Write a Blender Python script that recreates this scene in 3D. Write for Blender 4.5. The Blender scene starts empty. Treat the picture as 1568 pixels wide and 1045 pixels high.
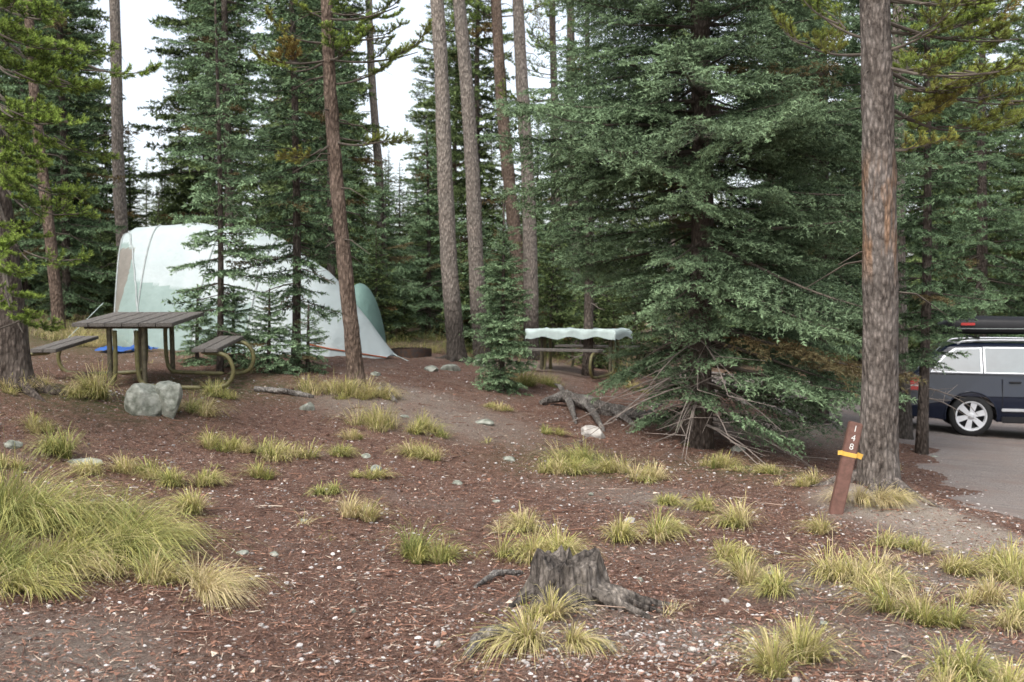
import bpy, bmesh, math, numpy as np
from mathutils import Vector, Matrix
R0=np.random.default_rng(11)
F=1680.0; CX=784.0; CY=522.5; EYE=1.6
PITCH=math.atan((CY-470)/F)
fw=np.array([0,math.cos(PITCH),-math.sin(PITCH)]); up=np.array([0,math.sin(PITCH),math.cos(PITCH)])
def P(px,py,d):
    v=fw+np.array([(px-CX)/F,0,0])+up*((CY-py)/F)
    return np.array([0,0,EYE])+v*(d/v[1])
# ------------------------------------------------------------ scene / world
sc=bpy.context.scene
sc.view_settings.view_transform='Standard'; sc.view_settings.look='None'; sc.view_settings.exposure=0
w=bpy.data.worlds.new("World"); sc.world=w; w.use_nodes=True
nt=w.node_tree; bg=nt.nodes['Background']
sky=nt.nodes.new('ShaderNodeTexSky'); sky.sky_type='NISHITA'; sky.sun_disc=False
SUN_EL=math.radians(52); SUN_ROT=math.radians(210)
sky.sun_elevation=SUN_EL; sky.sun_rotation=SUN_ROT; sky.air_density=1.0; sky.dust_density=4.0
hs=nt.nodes.new('ShaderNodeHueSaturation'); hs.inputs['Saturation'].default_value=0.4; hs.inputs['Value'].default_value=2.4
nt.links.new(sky.outputs[0],hs.inputs['Color']); nt.links.new(hs.outputs[0],bg.inputs['Color'])
bg.inputs['Strength'].default_value=0.15
sd=bpy.data.lights.new('sun','SUN'); sd.energy=1.5; sd.angle=math.radians(18); sd.color=(1,.96,.9)
so=bpy.data.objects.new('sun',sd); sc.collection.objects.link(so)
sdir=Vector((math.sin(SUN_ROT)*math.cos(SUN_EL),math.cos(SUN_ROT)*math.cos(SUN_EL),math.sin(SUN_EL)))
so.rotation_euler=sdir.to_track_quat('Z','Y').to_euler()
cd=bpy.data.cameras.new('camera'); cam=bpy.data.objects.new('camera',cd); sc.collection.objects.link(cam)
cam.location=(0,0,EYE); cam.rotation_euler=(math.pi/2-PITCH,0,0)
cd.sensor_width=36; cd.lens=F/1568*36; cd.clip_end=2000
cd.dof.use_dof=True; cd.dof.focus_distance=7.5; cd.dof.aperture_fstop=3.5
sc.camera=cam
# ------------------------------------------------------------ terrain
CPX=[(784,1045,4.7),(0,1045,4.6),(1568,1045,4.7),(300,900,6),(0,850,6.3),(784,850,7),(880,930,5.9),(1200,900,6.3),(1568,850,7.8),
(1330,755,9.5),(1280,785,8.8),(784,700,11),(300,700,9.5),(0,680,9),(30,580,10.8),(130,600,12),(220,588,13),(340,600,12.8),(545,592,13.5),
(700,555,19),(620,530,22),(784,600,15.5),(885,570,18.8),(1050,688,12.3),(1000,640,15),(1200,665,14.5),(60,492,21),(200,530,18.5),(580,552,17),
(1480,662,17.7),(1400,740,11.8),(1568,690,15.2),(1568,790,10),(1300,620,22)]
C=[P(*c) for c in CPX]+[np.array(c,float) for c in [(-20,40,1.3),(0,40,.9),(20,40,-.3),(-14,10,1.0),(-8,3,.3),(10,3,-.3),(18,15,-.45),(0,0,0),(12,24,-.42),(9,13,-.4)]]
C=np.array(C)
def U(r): 
    return np.where(r>1e-9,r*r*np.log(np.maximum(r,1e-9)),0)
n=len(C); K=U(np.linalg.norm(C[:,None,:2]-C[None,:,:2],axis=2))+np.eye(n)*.6
Pm=np.c_[np.ones(n),C[:,:2]]; A=np.zeros((n+3,n+3)); A[:n,:n]=K; A[:n,n:]=Pm; A[n:,:n]=Pm.T
sol=np.linalg.solve(A,np.r_[C[:,2],0,0,0])
def vn(x,y,s=0):
    ix=np.floor(x); iy=np.floor(y); fx=x-ix; fy=y-iy; fx=fx*fx*(3-2*fx); fy=fy*fy*(3-2*fy)
    def h(a,b):
        q=np.sin(a*127.1+b*311.7+s*74.7)*43758.5453; return q-np.floor(q)
    return (h(ix,iy)*(1-fx)+h(ix+1,iy)*fx)*(1-fy)+(h(ix,iy+1)*(1-fx)+h(ix+1,iy+1)*fx)*fy
MOUNDS=[(P(1340,752,9.6)[:2],.6,.13),(P(870,940,5.9)[:2],.5,.05),(P(60,830,6.8)[:2],.8,.10)]
def hz(x,y,fine=True):
    x=np.atleast_1d(np.asarray(x,float)); y=np.atleast_1d(np.asarray(y,float))
    xc=np.clip(x,-16,18); yc=np.clip(y,1,34)
    r=np.sqrt((xc[:,None]-C[None,:,0])**2+(yc[:,None]-C[None,:,1])**2)
    z=U(r)@sol[:n]+sol[n]+sol[n+1]*xc+sol[n+2]*yc
    z=np.clip(z,-.8,2.2)
    road=np.clip((x-rb(y))/.5,0,1)
    amp=1-road
    z+=amp*(.06*(vn(x*.9,y*.9,1)-.5)+.035*(vn(x*2.7,y*2.7,2)-.5)+.018*(vn(x*8,y*8,3)-.5)+.012*(vn(x*20,y*20,4)-.5))
    for (c,rr,hh) in MOUNDS: z+=hh*np.exp(-((x-c[0])**2+(y-c[1])**2)/rr**2)*amp
    return z
def rb(y):
    y=np.asarray(y,float)
    return np.interp(y,[0,7,8.7,9.7,11.8,14.5,16,17.7,20,26,27],[5.6,4.6,4.2,4.05,4.4,5.1,4.3,3.6,3.2,3.0,30])+.14*np.sin(y*2.3)+.08*np.sin(y*6.1+1)+.04*np.sin(y*17)
def h1(x,y): return float(hz(x,y)[0])
def G(px,py):
    ds=np.arange(3.0,45,.04); v=P(px,py,1.0)-np.array([0,0,EYE])
    X=v[0]*ds; Z=EYE+v[2]*ds; T=hz(X,ds)
    i=np.argmax(Z<=T) if (Z<=T).any() else len(ds)-1
    return np.array([X[i],ds[i],T[i]])
def at(px,d):
    x=(px-CX)/F*d; return np.array([x,d,h1(x,d)])
# ------------------------------------------------------------ materials
def newmat(name):
    m=bpy.data.materials.new(name); m.use_nodes=True; t=m.node_tree; b=t.nodes['Principled BSDF']; return m,t,b
def c4(c): return (c[0],c[1],c[2],1)
def mixc(t,fac,a,b,mode='MIX'):
    m=t.nodes.new('ShaderNodeMix'); m.data_type='RGBA'; m.blend_type=mode
    for s,v in ((m.inputs[0],fac),(m.inputs[6],a),(m.inputs[7],b)):
        if isinstance(v,(int,float)): s.default_value=v
        elif isinstance(v,tuple): s.default_value=c4(v)
        else: t.links.new(v,s)
    return m.outputs[2]
def ramp(t,src,p0,p1,v0=0,v1=1):
    m=t.nodes.new('ShaderNodeMapRange'); m.inputs[1].default_value=p0; m.inputs[2].default_value=p1; m.inputs[3].default_value=v0; m.inputs[4].default_value=v1
    t.links.new(src,m.inputs[0]); return m.outputs[0]
def coord(t,scale=(1,1,1)):
    tc=t.nodes.new('ShaderNodeTexCoord'); mp=t.nodes.new('ShaderNodeMapping'); mp.inputs['Scale'].default_value=scale
    t.links.new(tc.outputs['Object'],mp.inputs[0]); return mp.outputs[0]
def noise(t,vec,s,d=4,r=.6):
    nn=t.nodes.new('ShaderNodeTexNoise'); nn.inputs['Scale'].default_value=s; nn.inputs['Detail'].default_value=d; nn.inputs['Roughness'].default_value=r
    t.links.new(vec,nn.inputs['Vector']); return nn.outputs[0]
def bump(t,b,src,st=.5,dist=.02):
    bb=t.nodes.new('ShaderNodeBump'); bb.inputs['Strength'].default_value=st; bb.inputs['Distance'].default_value=dist
    t.links.new(src,bb.inputs['Height']); t.links.new(bb.outputs[0],b.inputs['Normal'])
def tv(t):
    a=t.nodes.new('ShaderNodeAttribute'); a.attribute_name='tv'; s=t.nodes.new('ShaderNodeSeparateColor'); t.links.new(a.outputs['Color'],s.inputs[0]); return s.outputs
def foliage(name,dark,light,brown=(.16,.09,.04)):
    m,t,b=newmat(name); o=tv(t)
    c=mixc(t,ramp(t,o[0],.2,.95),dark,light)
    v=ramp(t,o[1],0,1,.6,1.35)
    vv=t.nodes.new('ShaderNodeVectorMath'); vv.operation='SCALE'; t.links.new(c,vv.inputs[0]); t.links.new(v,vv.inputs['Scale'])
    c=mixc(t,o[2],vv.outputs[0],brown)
    t.links.new(c,b.inputs['Base Color']); b.inputs['Roughness'].default_value=.65; b.inputs['Specular IOR Level'].default_value=.15
    return m
def barkmat(name,c1,c2,c3,sc_=1,patch=None,char=None):
    m,t,b=newmat(name); v=coord(t,(1,1,.38))
    n1=noise(t,v,34*sc_,6,.7); vo=t.nodes.new('ShaderNodeTexVoronoi'); vo.inputs['Scale'].default_value=34*sc_; t.links.new(v,vo.inputs['Vector'])
    v2=coord(t,(1,1,.5)); n2=noise(t,v2,5,3)
    c=mixc(t,ramp(t,n1,.34,.62),c1,c2); c=mixc(t,ramp(t,n2,.45,.7),c,c3)
    if patch:
        tc=coord(t,(1,1,1)); sp=t.nodes.new('ShaderNodeSeparateXYZ'); t.links.new(tc,sp.inputs[0])
        a=ramp(t,sp.outputs[2],patch[0],patch[0]+.3); bq=ramp(t,sp.outputs[2],patch[1]-.3,patch[1],1,0); n3=ramp(t,noise(t,coord(t,(1,1,.18)),11,3),.47,.62)
        ml=t.nodes.new('ShaderNodeMath'); ml.operation='MULTIPLY'; t.links.new(a,ml.inputs[0]); t.links.new(bq,ml.inputs[1])
        m2=t.nodes.new('ShaderNodeMath'); m2.operation='MULTIPLY'; t.links.new(ml.outputs[0],m2.inputs[0]); t.links.new(n3,m2.inputs[1])
        c=mixc(t,m2.outputs[0],c,patch[2])
    if char:
        tc=coord(t,(1,1,1)); sp=t.nodes.new('ShaderNodeSeparateXYZ'); t.links.new(tc,sp.inputs[0])
        c=mixc(t,ramp(t,sp.outputs[2],char,char+.7,.75,0),c,(.04,.035,.03))
    cr=ramp(t,vo.outputs['Distance'],.1,.6,1,.5)
    vv=t.nodes.new('ShaderNodeVectorMath'); vv.operation='SCALE'; t.links.new(c,vv.inputs[0]); t.links.new(cr,vv.inputs['Scale'])
    t.links.new(vv.outputs[0],b.inputs['Base Color']); b.inputs['Roughness'].default_value=.9; b.inputs['Specular IOR Level'].default_value=.15
    ad=t.nodes.new('ShaderNodeMath'); ad.operation='SUBTRACT'; t.links.new(n1,ad.inputs[0]); t.links.new(vo.outputs['Distance'],ad.inputs[1])
    bump(t,b,ad.outputs[0],.9,.03); return m
def plain(name,c,rough=.5,metal=0,spec=.5,var=.25,scale=8,c2=None,bmp=0,sc3=(1,1,1),coat=0):
    m,t,b=newmat(name); v=coord(t,sc3); n1=noise(t,v,scale,5)
    c2=c2 or tuple(x*(1-var) for x in c)
    t.links.new(mixc(t,ramp(t,n1,.35,.65),c2,c),b.inputs['Base Color'])
    b.inputs['Roughness'].default_value=rough; b.inputs['Metallic'].default_value=metal; b.inputs['Specular IOR Level'].default_value=spec
    if coat: b.inputs['Coat Weight'].default_value=coat; b.inputs['Coat Roughness'].default_value=.05
    if bmp: bump(t,b,n1,bmp,.02)
    return m
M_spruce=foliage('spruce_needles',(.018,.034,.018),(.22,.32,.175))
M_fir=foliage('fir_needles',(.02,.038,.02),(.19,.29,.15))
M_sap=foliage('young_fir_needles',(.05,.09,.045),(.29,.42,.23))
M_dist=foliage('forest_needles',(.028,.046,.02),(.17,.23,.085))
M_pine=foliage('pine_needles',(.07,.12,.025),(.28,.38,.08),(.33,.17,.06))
M_twig=plain('twig_bark',(.11,.09,.07),.9,var=.5)
M_dead=plain('dead_twig',(.26,.22,.19),.9,var=.4)
M_barkR=barkmat('bark_grey',(.08,.065,.056),(.27,.23,.2),(.33,.29,.26),1,(1.7,2.9,(.38,.24,.155)))
M_barkB=barkmat('bark_brown',(.1,.07,.055),(.27,.2,.155),(.32,.24,.19),1)
M_barkP=barkmat('bark_pale',(.22,.185,.16),(.5,.44,.38),(.4,.34,.29),1,None,.6)
M_barkD=barkmat('bark_dark',(.07,.055,.045),(.2,.165,.14),(.24,.2,.17),1)
# ------------------------------------------------------------ mesh builder
class MB:
    def __init__(s): s.V=[];s.T=[];s.M=[];s.A=[];s.S=[];s.n=0
    def add(s,V,T,m=0,A=None,smooth=False):
        V=np.asarray(V,float); T=np.asarray(T,int)
        if len(V)==0: return
        if A is None: A=np.zeros((len(V),3))
        s.V.append(V); s.T.append(T+s.n); s.A.append(np.asarray(A,float)); s.M.append(np.full(len(T),m) if np.isscalar(m) else m)
        s.S.append(np.full(len(T),smooth) if np.isscalar(smooth) else smooth); s.n+=len(V)
    def data(s): return np.vstack(s.V),np.vstack(s.T),np.concatenate(s.M),np.vstack(s.A),np.concatenate(s.S)
    def mesh(s,name,mats):
        V,T,M,A,S=s.data(); me=bpy.data.meshes.new(name)
        me.vertices.add(len(V)); me.vertices.foreach_set('co',V.astype(np.float32).ravel())
        me.loops.add(3*len(T)); me.loops.foreach_set('vertex_index',T.astype(np.int32).ravel())
        me.polygons.add(len(T)); me.polygons.foreach_set('loop_start',(np.arange(len(T))*3).astype(np.int32))
        me.polygons.foreach_set('material_index',M.astype(np.int32))
        for m in mats: me.materials.append(m)
        me.update(calc_edges=True); me.polygons.foreach_set('use_smooth',S.astype(bool))
        at_=me.attributes.new('tv','FLOAT_COLOR','POINT'); at_.data.foreach_set('color',np.c_[A,np.ones(len(A))].astype(np.float32).ravel())
        me.update(); return me
    def obj(s,name,mats,loc=(0,0,0),parent=None):
        o=bpy.data.objects.new(name,s.mesh(name,mats)); sc.collection.objects.link(o); o.location=loc
        if parent: o.parent=parent
        return o
def nrm(a): return a/np.maximum(np.linalg.norm(a,axis=-1,keepdims=True),1e-9)
def tube(path,rad,sides=6,rough=0,seed=0,cap=True):
    path=np.asarray(path,float); rad=np.broadcast_to(np.asarray(rad,float),(len(path),)); k=len(path)
    d=nrm(np.gradient(path,axis=0)); ref=np.array([0,0,1.]) if abs(d[0,2])<.8 else np.array([1.,0,0])
    u=nrm(np.cross(d,ref)); v=np.cross(d,u); th=np.arange(sides)/sides*2*np.pi
    rr=rad[:,None]*np.ones((1,sides))
    if rough:
        r=np.random.default_rng(seed); q=r.normal(size=(k,sides)); q=(q+np.roll(q,1,1)*.5)/1.3; rr=rr*(1+rough*q)
    V=path[:,None,:]+rr[:,:,None]*(np.cos(th)[None,:,None]*u[:,None,:]+np.sin(th)[None,:,None]*v[:,None,:])
    V=V.reshape(-1,3); T=[]
    i=np.arange(k-1)[:,None]*sides; j=np.arange(sides)[None,:]; j2=(j+1)%sides
    a=(i+j).ravel(); b=(i+j2).ravel(); c=(i+sides+j2).ravel(); e=(i+sides+j).ravel()
    T=np.r_[np.c_[a,b,c],np.c_[a,c,e]]
    if cap:
        V=np.vstack([V,path[0],path[-1]]); jj=np.arange(sides); q=(jj+1)%sides
        T=np.vstack([T,np.c_[q,jj,np.full(sides,k*sides)],np.c_[(k-1)*sides+jj,(k-1)*sides+q,np.full(sides,k*sides+1)]])
    return V,T
def needles(r,P0,P1,A0,A1,sp,nl,nw,k,flat,fwd=.7):
    P0=np.array(P0);P1=np.array(P1);A0=np.array(A0);A1=np.array(A1); D=P1-P0; L=np.linalg.norm(D,axis=1)
    cnt=np.maximum(1,np.ceil(L/sp)).astype(int)*k; idx=np.repeat(np.arange(len(L)),cnt); m=len(idx)
    t=r.random(m)[:,None]; p=P0[idx]+D[idx]*t; d=nrm(D)[idx]
    q=r.normal(size=(m,3)); q[:,2]*=flat; q-=d*(q*d).sum(1)[:,None]; q=nrm(q); nd=nrm(d*fwd+q); s=nrm(np.cross(nd,r.normal(size=(m,3))*np.array([1,1,.6])+np.array([0,0,.6])))
    l=nl*r.uniform(.6,1.25,(m,1)); w_=nw*.5
    V=np.stack([p-s*w_,p+s*w_,p+nd*l],1).reshape(-1,3); T=np.arange(3*m).reshape(-1,3)
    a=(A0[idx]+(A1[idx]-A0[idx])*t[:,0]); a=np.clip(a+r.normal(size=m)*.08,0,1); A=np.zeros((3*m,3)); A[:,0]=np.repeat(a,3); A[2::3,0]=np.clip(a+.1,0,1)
    A[:,1]=np.repeat(r.random(m),3)
    return V,T,A
def bough(L,seed,sp,nl,nw,k,tw,spread=.44,droop=.16,sub=True,flat=.6):
    r=np.random.default_rng(seed); n=9; tt=np.linspace(0,1,n); ph=r.uniform(0,6)
    ax=np.c_[L*tt*.98,.05*L*np.sin(tt*3+ph)*tt,-droop*L*tt**1.5+.1*L*tt**4]
    axp=lambda t: np.array([np.interp(t,tt,ax[:,i]) for i in range(3)])
    P0=[];P1=[];A0=[];A1=[]; W=[]
    def seg(a,b,x,y): P0.append(a);P1.append(b);A0.append(x);A1.append(y)
    for i in range(n-1):
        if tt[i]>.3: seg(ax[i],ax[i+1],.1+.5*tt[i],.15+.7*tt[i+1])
    s=.16*L
    while s<L*.985:
        t=s/L
        for sd_ in(-1,1):
            if r.random()<.1: continue
            ln=spread*L*(1-t)**.7*min(1,(t+.05)/.4)*r.uniform(.45,1.3)+.05
            a=math.radians(60-20*t)+r.normal()*.12
            d=np.array([math.cos(a),sd_*math.sin(a),r.uniform(-.3,.08)]); b=axp(t); m_=b+d*ln*.55; d2=d+np.array([.25,0,-.3]); e=m_+d2*ln*.45
            W.append((b,e))
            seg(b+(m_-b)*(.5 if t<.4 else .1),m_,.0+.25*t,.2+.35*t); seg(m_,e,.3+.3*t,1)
            if sub:
                u=.3
                while u<.95:
                    bb=b+(m_-b)*min(1,u/.55) if u<.55 else m_+(e-m_)*(u-.55)/.45
                    for s2 in(-1,1):
                        if r.random()<.15: continue
                        sl=ln*.38*(1-u)+.03; a2=s2*math.radians(48); dd=np.array([d[0]*math.cos(a2)-d[1]*math.sin(a2),d[0]*math.sin(a2)+d[1]*math.cos(a2),r.uniform(-.45,.05)])
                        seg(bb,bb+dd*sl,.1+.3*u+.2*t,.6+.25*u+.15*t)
                    u+=tw/ln
        s+=tw*r.uniform(.8,1.25)
    V,T,A=needles(r,P0,P1,A0,A1,sp,nl,nw,k,flat)
    mb=MB(); mb.add(V,T,0,A)
    v,t_=tube(ax,np.linspace(.012*L,.002,n),4,cap=False); mb.add(v,t_,1)
    if W:
        b=np.array([x[0] for x in W]); e=np.array([x[1] for x in W]); m=len(W); o=np.tile([[0,.004,0]],(m,1))
        mb.add(np.stack([b-o,b+o,e],1).reshape(-1,3),np.arange(3*m).reshape(-1,3),1)
    return mb.data(),L
def pbough(L,seed,sp=.007,nl=.055,nw=.008,k=4,ns=8,lv=1):
    r=np.random.default_rng(seed); n=8; tt=np.linspace(0,1,n)
    ax=np.c_[L*tt,.06*L*np.sin(tt*4+r.uniform(0,6))*tt,-.06*L*np.sin(tt*3.1)+.1*L*tt**3]; P0=[];P1=[];A0=[];A1=[]; mb=MB()
    axp=lambda t: np.array([np.interp(t,tt,ax[:,i]) for i in range(3)])
    def shoot(p,d,ln,lv):
        m_=p+d*ln*.5; e=m_+nrm(d+np.array([0,0,.55]))*ln*.5
        P0.extend([p+(m_-p)*.4,m_]);P1.extend([m_,e]);A0.extend([.1,.35]);A1.extend([.4,1.0])
        v,t_=tube([p,m_,e],[.006,.005,.003],4,cap=False); mb.add(v,t_,1)
        if lv>0:
            for q in range(2):
                a=r.uniform(.5,1)*(1 if q%2 else -1); dd=nrm(np.array([d[0]*math.cos(a)-d[1]*math.sin(a),d[0]*math.sin(a)+d[1]*math.cos(a),d[2]+r.uniform(-.1,.4)]))
                shoot(p+(m_-p)*r.uniform(.5,1),dd,ln*r.uniform(.5,.75),lv-1)
    for i in range(ns):
        t=.3+.7*i/(ns-1); a=(55-35*t)*math.pi/180*(1 if i%2 else -1)
        shoot(axp(t),nrm(np.array([math.cos(a),math.sin(a),r.uniform(-.1,.5)])),L*r.uniform(.2,.34),lv)
    V,T,A=needles(r,P0,P1,A0,A1,sp,nl,nw,k,1.0,.9)
    mb.add(V,T,0,A); v,t_=tube(ax,np.linspace(.012*L+.004,.004,n),5,cap=False); mb.add(v,t_,1); return mb.data(),L
def rot(d,roll=0):
    x=nrm(np.asarray(d,float)); y=nrm(np.cross([0,0,1.],x)); z=np.cross(x,y); c,s=math.cos(roll),math.sin(roll)
    return np.c_[x,y*c+z*s,z*c-y*s]
def put(mb,tm,pos,d,s,roll,r,dead=0.,mo=0):
    (V,T,M,A,S),L=tm; B=A.copy(); B[:,1]=np.clip(.4*B[:,1]+.6*r.random(),0,1)
    if dead: B[:,2]=dead
    V=V*np.array([s,s*r.uniform(.85,1.15)*(1 if r.random()<.5 else -1),s])
    mb.add(V@rot(d,roll).T+pos,T,M+mo,B,S)
HI=[bough(L,i,.019,.033,.01,2,.075,.48) for i,L in enumerate([.7,.7,1.3,1.3,2.0,2.0,2.0])]
MI=[bough(L,20+i,.032,.048,.016,2,.09) for i,L in enumerate([.5,.5,1.0,1.0,1.6,1.6])]
LO=[bough(L,40+i,.075,.11,.045,2,.2,.48,sub=(L>1.2)) for i,L in enumerate([.7,1.3,1.3,2.0,2.0])]
PB=[pbough(.8,60+i) for i in range(3)]
PBL=[pbough(1.4,70+i,.02,.08,.02,2,8) for i in range(2)]
def pick(tms,l,r):
    e=np.array([abs(math.log(l/t[1])) for t in tms])+r.random(len(tms))*.15; return tms[int(np.argmin(e))]
def conifer(H,prof,low,tms,seed,nper=5,step=.22,r0=.12,p_low=-.25,p_top=.5,keep=None,dead=.02,bark_sides=10,deadtw=12,lean=(0,0),dl=.8):
    r=np.random.default_rng(seed); mb=MB()
    k=14; zz=np.linspace(-.15,H,k); rad=r0*(1-np.clip(zz,0,H)/H)**.8+.01; rad[0]*=1.35; 
    path=np.c_[lean[0]*zz/H+.03*np.sin(zz*.7),lean[1]*zz/H+.03*np.cos(zz*.6),zz]
    v,t=tube(path,rad,bark_sides,.05,seed); mb.add(v,t,2,smooth=True)
    z=low; az=r.uniform(0,6)
    while z<H-.1:
        f=z/H; wr=r.uniform(.8,1.12)
        for i in range(nper):
            az+=2.4+r.normal()*.35
            l=prof(z)*r.uniform(.62,1.18)*wr
            if keep: l*=keep(z,az)
            if l<.12: continue
            p=p_low+(p_top-p_low)*f**1.1+r.normal()*.08; d=[math.cos(az)*math.cos(p),math.sin(az)*math.cos(p),math.sin(p)]
            tm=pick(tms,l,r); zz_=z+r.uniform(-.06,.06); pos=np.array([np.interp(zz_,zz,path[:,0]),np.interp(zz_,zz,path[:,1]),zz_])
            put(mb,tm,pos,d,l/tm[1],r.normal()*.22,r,dead=(.7 if r.random()<dead else 0))
        z+=step*r.uniform(.7,1.3)*(1-.45*f)
    for i in range(deadtw):
        z=r.uniform(.25,max(.5,low+.8)); a=r.uniform(0,6.28); l=r.uniform(.3,1)*dl*min(1.3,prof(low+.3)); q=np.linspace(0,1,5)[:,None]
        pts=np.array([0,0,z])+q*np.array([math.cos(a)*l,math.sin(a)*l,-.1*l])+q**2*np.array([0,0,-.3*l]); v,t=tube(pts,np.linspace(.012,.003,5),4); mb.add(v,t,3)
        for j in range(6):
            b=pts[1+j%4]; e=b+np.array([math.cos(a+r.normal()*.8),math.sin(a+r.normal()*.8),r.normal()*.3-.15])*l*.35; v,t=tube([b,e],[.005,.002],3); mb.add(v,t,3)
    return mb
def cone(R,H,e=.8,z0=.3,tuck=.6): 
    return lambda z: R*max(0,(1-z/H))**e*min(1,tuck+(1-tuck)*max(0,z-z0)/.8)
# ------------------------------------------------------------ ground sheet
def axis(a,b,st,lo,hi):
    c=list(np.arange(a,b,st)); s=st; x=c[0]
    L=[]; 
    while x>lo: s*=1.22; x-=s; L.append(x)
    Rr=[]; x=c[-1]; s=st
    while x<hi: s*=1.22; x+=s; Rr.append(x)
    return np.array(L[::-1]+c+Rr)
xs=axis(-6.5,6.5,.05,-500,500); ys=axis(3.2,17,.05,-60,700)
X,Y=np.meshgrid(xs,ys); Z=np.concatenate([hz(X[i],Y[i]) for i in range(len(ys))])
V=np.c_[X.ravel(),Y.ravel(),Z]; nx=len(xs); ny=len(ys)
i=(np.arange(ny-1)[:,None]*nx+np.arange(nx-1)[None,:]).ravel(); T=np.r_[np.c_[i,i+1,i+nx+1],np.c_[i,i+nx+1,i+nx]]
Att=np.zeros((len(V),3))
def spot(x,y,r): return np.exp(-((V[:,0]-x)**2+(V[:,1]-y)**2)/r**2)
for (px,py,r_) in [(1340,770,.6),(1420,790,.6),(1500,830,.8),(1250,900,.6),(880,960,.45),(1400,1000,.7),(100,1010,.6),(1180,660,1.5),(1000,760,.6),(600,600,1.2),(800,560,1.6),(1480,900,.7),(1100,990,.5),(700,640,.9)]:
    g=G(px,py); Att[:,1]=np.maximum(Att[:,1],spot(g[0],g[1],r_))
for (px,py,r_) in [(60,510,4),(100,500,3),(650,525,2.5),(330,590,1),(150,610,.8),(900,710,.8),(1150,720,.8)]:
    g=G(px,py); Att[:,0]=np.maximum(Att[:,0],spot(g[0],g[1],r_))
for (px,py,r_) in [(1345,775,.5),(1400,790,.5),(1470,815,.5),(1540,840,.6),(1190,655,.9)]:
    g=G(px,py); Att[:,2]=np.maximum(Att[:,2],spot(g[0],g[1],r_))
Att[:,0]=np.maximum(Att[:,0],np.clip((V[:,1]-23)/6,0,1)*.7)
m,t,b=newmat('forest_floor'); v=coord(t); o=tv(t)
nf=noise(t,v,70,6,.8); nm=noise(t,v,12,5,.7); nl_=noise(t,v,.8,5,.6); nst=noise(t,coord(t,(1,3.5,1)),34,4,.7); ns2=noise(t,coord(t,(3.2,1,1)),38,4,.7)
c=mixc(t,ramp(t,nf,.38,.62),(.06,.036,.028),(.37,.225,.17)); c=mixc(t,ramp(t,nst,.52,.66),c,(.3,.15,.1)); c=mixc(t,ramp(t,ns2,.54,.66),c,(.4,.27,.21)); c=mixc(t,ramp(t,nm,.48,.62,0,.7),c,(.085,.05,.04))
ad=t.nodes.new('ShaderNodeMath'); ad.operation='ADD'; t.links.new(nl_,ad.inputs[0]); t.links.new(ramp(t,o[1],0,1,-.06,.32),ad.inputs[1])
dirt=mixc(t,ramp(t,nf,.3,.7),(.19,.155,.13),(.46,.395,.33)); c=mixc(t,ramp(t,ad.outputs[0],.5,.78,0,.75),c,dirt)
c=mixc(t,ramp(t,o[2],.15,.6,0,.8),c,mixc(t,ramp(t,nf,.3,.7),(.36,.3,.24),(.64,.56,.47)))
gm=t.nodes.new('ShaderNodeMath'); gm.operation='MULTIPLY'; t.links.new(o[0],gm.inputs[0]); t.links.new(ramp(t,nm,.35,.6),gm.inputs[1])
c=mixc(t,gm.outputs[0],c,(.11,.13,.05))
for (vs,th_) in ((38,.78),(85,.8)):
    vo=t.nodes.new('ShaderNodeTexVoronoi'); vo.inputs['Scale'].default_value=vs; t.links.new(v,vo.inputs['Vector'])
    sx=t.nodes.new('ShaderNodeSeparateColor'); t.links.new(vo.outputs['Color'],sx.inputs[0])
    pm=t.nodes.new('ShaderNodeMath'); pm.operation='MULTIPLY'; t.links.new(ramp(t,vo.outputs['Distance'],.2,.34,1,0),pm.inputs[0]); t.links.new(ramp(t,sx.outputs[0],th_,th_+.03),pm.inputs[1])
    c=mixc(t,pm.outputs[0],c,mixc(t,sx.outputs[1],(.22,.19,.17),(.55,.52,.5)))
t.links.new(c,b.inputs['Base Color']); b.inputs['Roughness'].default_value=.95; b.inputs['Specular IOR Level'].default_value=.1
bump(t,b,nf,1.0,.045)
mb=MB(); mb.add(V,T,0,Att,True); mb.obj('ground',[m])
# road
mr,t,b=newmat('gravel_road'); v=coord(t); n1=noise(t,v,60,5,.75); n2=noise(t,v,1.2,4); n3=noise(t,coord(t,(.6,3,1)),1.5,3)
c=mixc(t,ramp(t,n1,.35,.65),(.12,.1,.09),(.37,.32,.285)); c=mixc(t,ramp(t,n2,.45,.65,0,.7),c,(.23,.165,.135)); c=mixc(t,ramp(t,n3,.5,.62,0,.5),c,(.18,.155,.14)); t.links.new(c,b.inputs['Base Color']); b.inputs['Roughness'].default_value=.9; bump(t,b,n1,.8,.025)
ry=np.arange(2,26,.1); u=np.r_[np.linspace(0,.2,12),np.linspace(.25,1,40)]
VV=[]
for y in ry:
    x=rb(y)+u*28; z=hz(x,np.full(len(x),y))+.012; z[0]-=.03; VV.append(np.c_[x,np.full(len(x),y),z])
V=np.vstack(VV); nx=len(u); i=(np.arange(len(ry)-1)[:,None]*nx+np.arange(nx-1)[None,:]).ravel()
mb=MB(); mb.add(V,np.r_[np.c_[i,i+1,i+nx+1],np.c_[i,i+nx+1,i+nx]],0,None,True); mb.obj('road',[mr])
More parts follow.
